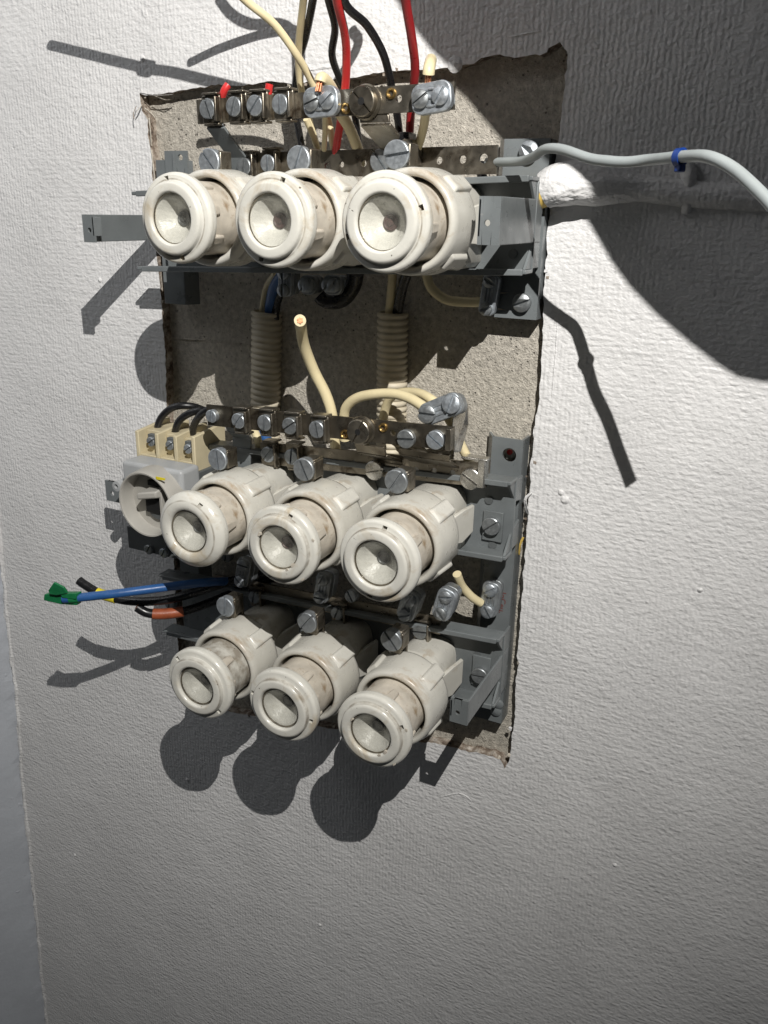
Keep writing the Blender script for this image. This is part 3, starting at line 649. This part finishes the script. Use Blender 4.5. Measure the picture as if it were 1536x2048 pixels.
clamp('square zinc clamp below the middle fuse of the top row', 615, 570, -17, 9.5, 9.5, 0, 'zinc', 3.5, (62, 62), back=9)
clamp('square zinc clamp second to the right below the top row middle fuse', 664, 570, -17, 10.5, 9.5, 0, 'zinc', 3.5, (56, 56), back=9)
clamp('dark clamp at the lower right corner of the upper frame', 977, 590, -12, 19, 8, 84, 'zinc', 3.0, (20, -30), back=6)
clamp('narrow shaded clamp between the left and middle centre row fuses', 485, 1145, -36, 18, 9, 78, 'zinc', 3.5, (-45, -5), back=10)
clamp('narrow shaded clamp between the middle and right centre row fuses', 644, 1176, -36, 18, 9, 80, 'zinc', 3.5, (0, 60), back=10)
clamp('dark shaded clamp under the right fuse of the centre row', 815, 1214, -34, 17, 10, 74, 'zinc', 3.4, (20, 60), back=10)
clamp('bright clamp standing free below the right fuse of the centre row', 887, 1210, -38, 18, 10, 76, 'zinc', 3.4, (-50, 10), style='bulge', back=10)
clamp('clamp on the right plate of the lower frame beside small red print', 979, 1200, -13, 20, 9.6, 87, 'zinc', 3.6, (-58, 35), back=8)
# small red print on the plate
fc = bpy.data.curves.new('stamped_print', 'FONT'); fc.body = 'IoCeu,'; fc.size = .0046; fc.extrude = .00003; fc.materials.append(MATS['red_mark'])
_tmp = bpy.data.objects.new('stamped_print', fc); COL.objects.link(_tmp)
_me = bpy.data.meshes.new_from_object(_tmp.evaluated_get(bpy.context.evaluated_depsgraph_get())); bpy.data.objects.remove(_tmp)
fo = bpy.data.objects.new('stamped_print', _me); COL.objects.link(fo); fo.parent = lw
fo.location = (at(1001, 1183, -5.1)-Vector(lw['_org']))*.001; fo.rotation_euler = Matrix(((0,1,0),(0,0,-1),(-1,0,0))).to_euler()
# plug in the oval hole of the right plate
c = at(1018, 906, 3); t = thing('wall_plug', c, 'white and red plug seen inside the hole at the top of the lower frame', 'plug')
MB().lathe([(3.3, 4), (3.3, 0), (2.5, -.6), (.01, -.8)], c, seg=20).build('plug_body', 'dish', t); MB().lathe([(1.5, .5), (1.4, -1.6), (.01, -1.8)], c+Vector((.6, 0, .8)), seg=14).build('plug_core', 'pvc_red', t)

# ------------------------------------------------------------------ rotary switch and its terminal block
sc = at(290, 1010, -66); ox, oz = sc.x, sc.z
t = thing('rotary_switch', (ox+5, -8, oz-5), 'grey rotary switch with a round rim and broken handle at left', 'switch')
q = lambda x, y, Y: at(x, y, Y)
xl, xr, ztop = at(242, 926, -56).x, at(362, 940, -56).x, at(300, 932, -56).z
mb = MB().box(xl, xr, -56, -40, oz-19, ztop); mb.build('housing', 'switch_grey', t, bev=2.2, seg=4)
MB().box(xl+1, xr-1, -40.2, -9, oz-23, oz+14).build('base', 'dark_grey', t, bev=.6)
mb = MB(); mb.lathe([(16.6,-54),(16.6,-64.8),(17.2,-66),(18.0,-66.1),(18.5,-65),(18.7,-62),(19.3,-56),(19.3,-54)], (ox,0,oz), seg=64); mb.build('rim', 'switch_ring', t)
MB().lathe([(16.8,-56.3),(.01,-56.3)], (ox,0,oz), seg=48).build('dial', 'switch_ring', t)
MB().lathe([(7.5,-56),(7.3,-58.6),(5,-59),(.01,-59)], (ox+2,0,oz-3), seg=32).build('hub', 'dark_grey', t)
mb = MB().hexa([(ox-4.5,-67,oz+2.4),(ox+7,-65,oz+4.6),(ox+7,-65,oz+8.2),(ox-4.5,-67,oz+6.2),(ox-3.5,-57,oz+1.4),(ox+9,-56.6,oz+3.0),(ox+9,-56.6,oz+10),(ox-3.5,-57,oz+7.4)]); mb.build('handle', 'switch_ring', t, bev=.9, seg=3)
mb = MB().box(ox+6.5, ox+8.3, -62, -56.5, oz-10, oz+9); mb.build('handle_wall', 'switch_ring', t, bev=.3)
mb = MB().box(ox-5, ox+6, -60, -56.4, oz-6.5, oz+1.8); mb.box(ox-4, ox+6.4, -58.5, -56.4, oz+8.4, oz+11.5); mb.build('handle_socket', 'black_gap', t, bev=.3)
p = at(320, 955, -66.6); s = MB(); s.slab([at(311,953,-66.3), at(330,957,-66.3), at(329,961,-66.3), at(313,959,-66.3)], (0,.4,0)); s.build('index_mark', 'tape_yellow', t)
mb = MB(); e = at(224, 983, -30); holed(mb, (e.x-5, -30, e.z), (1,0,0), (0,0,1), (0,1,0), 14, 13, [(5, -1.5, 1.5)], 1.4); mb.build('ear', 'grey_paint', t, bev=.2)
p = at(235, 972, -50); MB().lathe([(3, 8), (3, -1), (1.4, -1.2), (1.3, 1), (.01, 1)], p, seg=20).build('screw_boss', 'switch_grey', t)
for x, y in ((300,1098),(330,1105)): screw(t, at(x, y, -37.2), 3.0, 60, 'zinc', 2, .9)
MB().box(at(256,1085,-37).x, at(352,1100,-37).x, -37, -12, at(300,1106,-37).z, at(300,1062,-37).z).build('lower_terminals', 'dark_grey', t, bev=.5)

tb = thing('terminal_block', (ox+8, -10, ztop+6), 'cream terminal block with three black wires on top of the switch', 'terminal block')
zb0, zb1 = ztop-1.5, at(275, 868, -40).z
edges = [at(x, y, -40).x for x, y in ((274,880),(313,885),(350,890),(386,895))]
top = [zb1+3 for _ in range(4)]
for k in range(4):
    x = edges[k]; w = 2.4
    z1 = at((274,313,350,386)[k], (862,868,873,874)[k], -40).z
    MB().hexa([(x-w/2,-40,zb0-(3 if k < 3 else 24)),(x+w/2,-40,zb0-(3 if k < 3 else 24)),(x+w/2,-40,z1),(x-w/2,-40,z1),(x-w/2,-12,zb0-3),(x+w/2,-12,zb0-3),(x+w/2,-12,z1+2.5),(x-w/2,-12,z1+2.5)]).build('barrier', 'cream_plastic', tb, bev=.5)
for k in range(3):
    x0, x1 = edges[k]+1.2, edges[k+1]-1.2; zt = at(300, 868, -40).z+(-.6*k)
    mb = MB().box(x0, x1, -33, -12, zb0-3, zt); mb.box(x0, x1, -39.4, -32, zb0-3, zb0+1.4); mb.build('bay', 'cream_plastic', tb, bev=.4)
    p = Vector(((x0+x1)/2+.3, -34, (zb0+zt)/2+1.6)); screw(tb, p+Vector((0,-1.2,0)), 2.8, 35, 'zinc', 2.6, .9, name='terminal_screw')
    MB().box(p.x-3, p.x+3, -36, -33, p.z-2.4, p.z+4).build('terminal_clamp', 'dark_grey', tb, bev=.4)

# ------------------------------------------------------------------ wires
def wire(name, label, pts, r, mat, cat='wire', group=None, ends=(), bands=(), step=2.0, wob=.05, core=None):
    P = [Vector(p) if len(p) == 3 and isinstance(p, Vector) else at(*p) for p in pts]
    t = thing(name, P[-1], label, cat, group)
    MB().tube(P, r, 16, step, wob=wob).build('insulation', mat, t, smooth=60)
    for e in ends:
        a, b = (P[0], P[1]) if e == 0 else (P[-1], P[-2]); C = catmull(P, step); b = C[1] if e == 0 else C[-2]
        d = (a-b).normalized(); mb = MB(); u = d.orthogonal().normalized(); w = d.cross(u)
        for k in range(7):
            o = Vector() if k == 0 else (u*math.cos(k*math.pi/3)+w*math.sin(k*math.pi/3))*r*.36
            L = .5+.5*random.random(); s = MB().tube([a-d*1.0+o, a+d*(core*(.8+.2*L)+random.random()*.2 if core else L*r*.25)+o*(1.15 if core else 1)], r*.19, 8, 2); mb.add(s.v, s.f)
        mb.build('copper_core', 'copper', t)
    for (i0, i1, m, rr) in bands:
        C = catmull(P, 1.0); n = len(C); seg = C[int(i0*(n-1)):int(i1*(n-1))+1]
        MB().tube(seg, rr, 16, 1.0, wob=.05).build('tape_band', m, t, smooth=60)
    return t
G = 'wires rising from the top of the opening'
wire('wire', 'cream wire curving up to the left above the top busbar', [(430,-60,-78),(490,0,-64),(548,48,-54),(592,108,-44),(622,160,-34),(652,225,-26),(668,300,-22),(672,345,-18)], 1.65, 'pvc_cream', group=G)
wire('wire', 'straight cream wire running up behind the curved one', [(616,-90,-66),(607,0,-52),(597,100,-36),(601,170,-26),(618,240,-18),(636,300,-14)], 1.6, 'pvc_cream', group=G)
wire('wire', 'black wire beside the straight cream wire at the top', [shadow_of(380,125,-62), shadow_of(450,93,-66), shadow_of(540,66,-70), shadow_of(598,72,-70), (640,-80,-62), (626,0,-52),(612,70,-38),(596,130,-26),(590,210,-18),(603,290,-14)], 1.7, 'pvc_black', group=G, step=1.5)
wire('wire', 'black wire just left of the bright red wire at the top', [(640,-70,-60),(657,0,-50),(670,55,-40),(664,110,-30),(680,158,-20),(706,215,-10),(720,300,-4)], 1.65, 'pvc_black', group=G)
wire('wire', 'bright red wire at the top centre', [shadow_of(438,-2,-78), shadow_of(462,28,-82), shadow_of(500,48,-84), shadow_of(585,68,-84), (655,-110,-80),(674,0,-66),(690,70,-52),(693,130,-42),(688,200,-34),(672,300,-26),(668,345,-20)], 1.8, 'pvc_red', group=G)
wire('wire', 'black wire bowing to the right above the round knob', [shadow_of(704,60,-86), shadow_of(712,100,-82), (690,-110,-76),(688,0,-64),(735,52,-52),(768,112,-42),(784,180,-32),(797,250,-24),(800,310,-18)], 1.7, 'pvc_black', group=G)
wire('wire', 'dark red wire at the right of the wires at the top', [shadow_of(100,90,-70), shadow_of(190,112,-78), shadow_of(290,136,-88), shadow_of(360,148,-92), (640,-280,-96), (760,-180,-84), (800,-80,-74),(811,0,-62),(824,80,-50),(830,140,-40),(822,220,-28),(818,300,-20)], 1.85, 'pvc_dark_red', group=G, bands=((.27, .29, 'pvc_black', 2.9),))
wire('wire', 'stripped cream wire end with copper strands at the right busbar clamp', [(862,120,-38),(860,128,-46),(858,138,-49.5),(857,149,-49.5)], 2.4, 'pvc_cream', group='stripped wire ends', ends=(1,), core=4.2)
wire('wire', 'cream wire rising from below into the right busbar clamp', [(852,222,-44),(846,260,-36),(834,300,-28)], 1.9, 'pvc_cream', group='wires under the top busbar')
wire('wire', 'stripped cream wire end with copper strands at the middle busbar clamp', [(676,200,-34),(660,172,-43),(648,158,-49),(642,157,-51),(640,164,-51.5)], 2.5, 'pvc_cream', group='stripped wire ends', ends=(1,), core=4.0)
wire('wire', 'thick cream wire slanting down right from the middle busbar clamp', [(676,220,-36),(698,255,-30),(716,300,-24),(720,330,-20)], 2.5, 'pvc_cream', group='wires under the top busbar')
wire('wire', 'thin cream wire hanging straight below the middle busbar clamp', [(650,225,-40),(650,262,-34),(648,300,-28)], 1.2, 'pvc_cream', group='wires under the top busbar')
wire('wire', 'cream wire hidden behind the saddle clamps of the front busbar', [(612,238,-26),(622,262,-22),(636,296,-18)], 1.4, 'pvc_cream', group='wires under the top busbar')
for lab, pl in (('red wire stub at the first saddle clamp of the top busbar', [(456,170,-44),(449,180,-45),(444,195,-44)]), ('red wire stub at the third saddle clamp of the top busbar', [(539,168,-44),(537,182,-44),(536,198,-43)])):
    wire('wire_stub', lab, pl, 1.7, 'pvc_red', group='red wire stubs on the top busbar', step=1)
gc = [(975,324,-22),(1005,324,-28),(1045,322,-38),(1070,312,-48),(1092,298,-56),(1125,299,-61),(1180,317,-68),(1215,322,-72),(1254,324,-75.5),(1295,320,-80),(1329,317,-87),(1370,313,-96.5),(1418,314,-106),(1469,339,-112),(1521,386,-118),(1564,434,-122)]
gp = [at(*g) for g in gc]
wire('cable', 'grey cable sticking out to the right with a blue tie', gp, 1.85, 'pvc_grey', cat='cable')
# blue tie round the cable
c = at(1360, 314.5, -94.2); d = (at(1380,312,-97)-at(1340,317,-92)).normalized(); u = Vector((0,0,1)); w = d.cross(u).normalized(); u = w.cross(d)
t = thing('cable_tie', c, 'blue tie wrapped round the grey cable', 'cable tie'); mb = MB(); n = 24
ring = []
for rr, dd in ((1.85,-1.2),(2.5,-1.2),(2.5,1.2),(1.85,1.2)): ring.append([c + d*dd + (u*math.cos(2*math.pi*k/n)*1.12+w*math.sin(2*math.pi*k/n))*rr for k in range(n)])
vs = [p for r_ in ring for p in r_]; mb.add(vs, [(j*n+k, j*n+(k+1) % n, ((j+1) % 4)*n+(k+1) % n, ((j+1) % 4)*n+k) for j in range(4) for k in range(n)]); mb.build('band', 'tie_blue', t, smooth=40)
mb = MB().box(-1.4, 1.4, -1.3, 1.3, -1.2, 1.2).xform(Matrix.Translation(c - u*3.2 - w*.4) @ Matrix((( d.x, w.x, u.x, 0), (d.y, w.y, u.y, 0), (d.z, w.z, u.z, 0), (0,0,0,1)))); mb.build('head', 'tie_blue', t, bev=.5)

# middle of the opening
wire('wire', 'thick cream wire standing free with its cut end facing forward', [(600,641,-60),(600.5,644,-54),(602,654,-47),(608,690,-38),(628,742,-30),(652,790,-27),(665,835,-26),(671,900,-24)], 2.75, 'pvc_cream', group='wires in the middle of the opening', ends=(0,), step=1.5)
wire('wire', 'thick cream wire arching across the right conduit into the loose clamp', [(690,880,-24),(688,840,-26),(694,812,-28),(722,793,-30),(780,787,-32),(820,797,-34),(858,822,-37),(872,832,-36)], 2.5, 'pvc_cream', group='wires in the middle of the opening')
wire('wire', 'cream wire looping behind the arch and down right of the loose clamp', [(770,880,-14),(768,830,-12),(785,792,-16),(830,785,-22),(872,806,-30),(905,850,-26),(922,890,-24),(942,930,-20)], 2.3, 'pvc_cream', group='wires in the middle of the opening')
wire('wire', 'cream wire stub rising between the middle busbars', [(520,905,-20),(516,880,-22),(508,858,-16)], 2.2, 'pvc_cream', group='wires in the middle of the opening')
wire('wire', 'blue wire glimpsed behind the left saddle clamps of the middle busbar', [(545,900,-14),(532,880,-14),(522,858,-6)], 3.4, 'pvc_blue', group='wires in the middle of the opening')
wire('wire', 'blue wire dropping into the left conduit', [(565,548,-12),(548,575,-8),(540,612,-1),(540,640,1)], 2.7, 'pvc_blue', group='wires entering the conduits')
wire('wire', 'cream wire dropping into the left conduit', [(552,548,-6),(534,575,-2),(526,615,0),(525,640,1)], 2.0, 'pvc_cream', group='wires entering the conduits')
wire('wire', 'black wire dropping into the left conduit', [(580,548,-8),(562,580,-5),(552,615,0),(550,640,1)], 2.3, 'pvc_black', group='wires entering the conduits')
wire('wire', 'black wire dropping into the right conduit', [(815,545,-14),(805,575,-8),(796,618,-1),(794,650,1)], 2.6, 'pvc_black', group='wires entering the conduits')
wire('wire', 'cream wire dropping into the right conduit', [(785,545,-10),(783,580,-6),(779,622,-1),(778,650,1)], 2.2, 'pvc_cream', group='wires entering the conduits')
wire('wire', 'thick black wire curling below the square clamps of the top row', [(640,590,-10),(655,602,-9),(685,598,-8),(706,572,-8),(712,545,-10)], 4.2, 'pvc_black', group='wires below the top row')
wire('wire', 'cream wire bending under the top right fuse to the corner clamp', [(852,545,-14),(862,575,-12),(890,598,-10),(925,604,-9),(962,604,-9)], 2.3, 'pvc_cream', group='wires below the top row')
wire('wire', 'black wire behind the right end of the top rear busbar', [(968,362,-10),(962,345,-8),(965,330,-4)], 2.2, 'pvc_black', group='wires below the top row')
wire('wire', 'short cream wire curving into the clamp beside the red print', [(914,1148,-26),(924,1172,-21),(944,1194,-17),(962,1206,-13)], 2.25, 'pvc_cream')
G = 'black wires arching out of the terminal block'
for lab, pl in (('leftmost black wire arching out of the terminal block', [(314,880,-26),(314,862,-26),(322,836,-25),(346,815,-23),(380,812,-18),(410,822,-10),(440,850,0)]),
                ('middle black wire arching out of the terminal block', [(350,884,-26),(350,864,-27),(360,840,-27),(386,824,-25),(420,822,-20),(460,840,-6)]),
                ('rightmost black wire arching out of the terminal block', [(386,892,-24),(385,868,-26),(390,846,-28),(406,826,-30),(430,818,-28),(470,830,-12)])):
    wire('wire', lab, pl, 2.05, 'pvc_black', group=G, step=1.5)
# bundle sticking out at the left
wire('wire', 'blue wire sticking out at left with its end wrapped in green tape', [(540,1172,-4),(490,1164,-14),(440,1163,-36),(380,1168,-52),(305,1178,-68),(225,1188,-82),(150,1196,-92),(128,1198,-94)], 2.45, 'pvc_blue', group='cut wires sticking out at left')
t = bpy.data.objects[-1]
wire('wire', 'black wire with a yellow band behind the blue wire', [(560,1140,-16),(470,1160,-28),(400,1182,-42),(330,1200,-54),(260,1202,-62),(205,1189,-66),(172,1171,-68),(158,1161,-68.5)], 2.6, 'pvc_black', group='cut wires sticking out at left', ends=(1,), bands=((.795, .895, 'tape_yellow', 2.95),))
wire('wire', 'black wire ending in an orange tape band below the blue wire', [(560,1150,-14),(480,1180,-24),(420,1205,-36),(370,1222,-48),(320,1228,-57),(292,1225,-61),(274,1214,-63)], 2.7, 'pvc_black', group='cut wires sticking out at left', ends=(1,), bands=((.71, .90, 'tape_orange', 3.15),))
blue = [o for o in bpy.data.objects if o.get('label', '').startswith('blue wire sticking')][0]
# green tape folded flat over the tip, one corner standing up
def sheet(pts, th, fold):
    mb = MB(); q = [at(x, y, Y) for x, y, Y in pts]; mb.prism(q, Vector((.2, th, .1))); return mb.build(fold, 'tape_green', blue, bev=.35, seg=2)
sheet([(154,1187,-93),(153,1211,-93),(122,1209,-95),(87,1201,-97),(88,1189,-97),(112,1187,-95.5)], 3.4, 'tape_wrap')
sheet([(96,1181,-98.4),(107,1165,-98.0),(126,1175,-97.2),(134,1187,-96.2),(113,1191,-97.4),(99,1189,-98.2)], 1.3, 'tape_flap')
sheet([(120,1188,-96.4),(152,1187,-94.4),(151,1199,-94.6),(124,1196,-96.4)], 1.0, 'tape_fold')
MB().tube([at(158,1195.5,-91), at(140,1197,-93)], 2.85, 14, 1.5).build('tape_sleeve', 'tape_green', blue)

# ------------------------------------------------------------------ conduits
def conduit(label, top, bot, r, pitch):
    a, b = at(*top), at(*bot); L = (a-b).length; n = int(L/pitch); prof = []
    for i in range(n):
        y = i*pitch
        prof += [(r-.95, y), (r-.9, y+pitch*.16), (r-.1, y+pitch*.30), (r, y+pitch*.55), (r-.1, y+pitch*.80), (r-.9, y+pitch*.94)]
    prof += [(r-1.8, n*pitch-.2), (r-1.9, n*pitch-14)]
    mb = MB().lathe(prof, axis='Z', seg=28); d = (a-b).normalized()
    mb.xform(Matrix.Translation(b) @ Vector((0,0,1)).rotation_difference(d).to_matrix().to_4x4())
    o = mb.build('corrugated_conduit', 'conduit_cream', org=b, smooth=55); return tag(o, label, 'conduit', 'corrugated conduits')
conduit('left corrugated cream conduit, in shade', (534,612,2), (530,900,3), 8.6, 3.35)
conduit('right corrugated cream conduit behind the cream wire arch', (786,620,2), (782,905,3), 8.2, 3.25)

# ------------------------------------------------------------------ buried pipe leaving the opening at right
t = thing('buried_pipe', at(1200, 380, 0), 'yellow pipe end leaving the opening at right under a thick white plaster coat', 'pipe')
MB().tube([at(1030,404,-8), at(1075,388,-8), at(1115,378,-7)], 6.4, 20, 1.5, wob=.04).build('pipe', 'pipe_yellow', t, smooth=60)
P = [at(1088,382,-7), at(1112,372,-7), at(1150,366,-6), at(1200,368,-4.5), at(1270,375,-2.6), at(1350,384,-1.2), at(1440,392,0), at(1560,400,2.2)]
MB().tube(P, lambda s: 5.2+4.0*(lambda k: k*k*(3-2*k))(min(1, max(0, (.46-s)/.26)))-(0 if s > .05 else (.05-s)*34), 32, 1.4, wob=.13).build('plaster_coat', 'paint', t, smooth=70)
mb = MB().tube([at(1372,330,-2), at(1378,352,-3), at(1376,400,-2), at(1372,425,-.2)], lambda s: 3.4-1.4*s, 16, 1.6, wob=.2); mb.build('plaster_drip', 'paint', t, smooth=70)

# ------------------------------------------------------------------ added board, unseen, cut so its shadow fills the upper right of the wall
edge_px = [(800,-40),(835,20),(880,78),(960,152),(1050,258),(1130,345),(1196,424),(1240,500),(1275,548),(1330,605),(1395,660),(1450,702),(1490,728),(1540,738),(1640,736),(1800,730)]
SY = -200
ep = [shadow_of(x, y, SY) for x, y in edge_px]
far = [ep[-1]+Vector((120, 0, 60)), ep[-1]+Vector((160, 0, 260)), ep[0]+Vector((40, 0, 200))]
mb = MB().prism(ep+far, (0, -4, 0)); b = mb.build('shading_board', 'shading_board_grey', smooth=0)
tag(b, 'unseen grey board added above right of the picture to shade the upper right wall', 'board')
for o in bpy.data.objects:
    if '_org' in o.keys(): del o['_org']
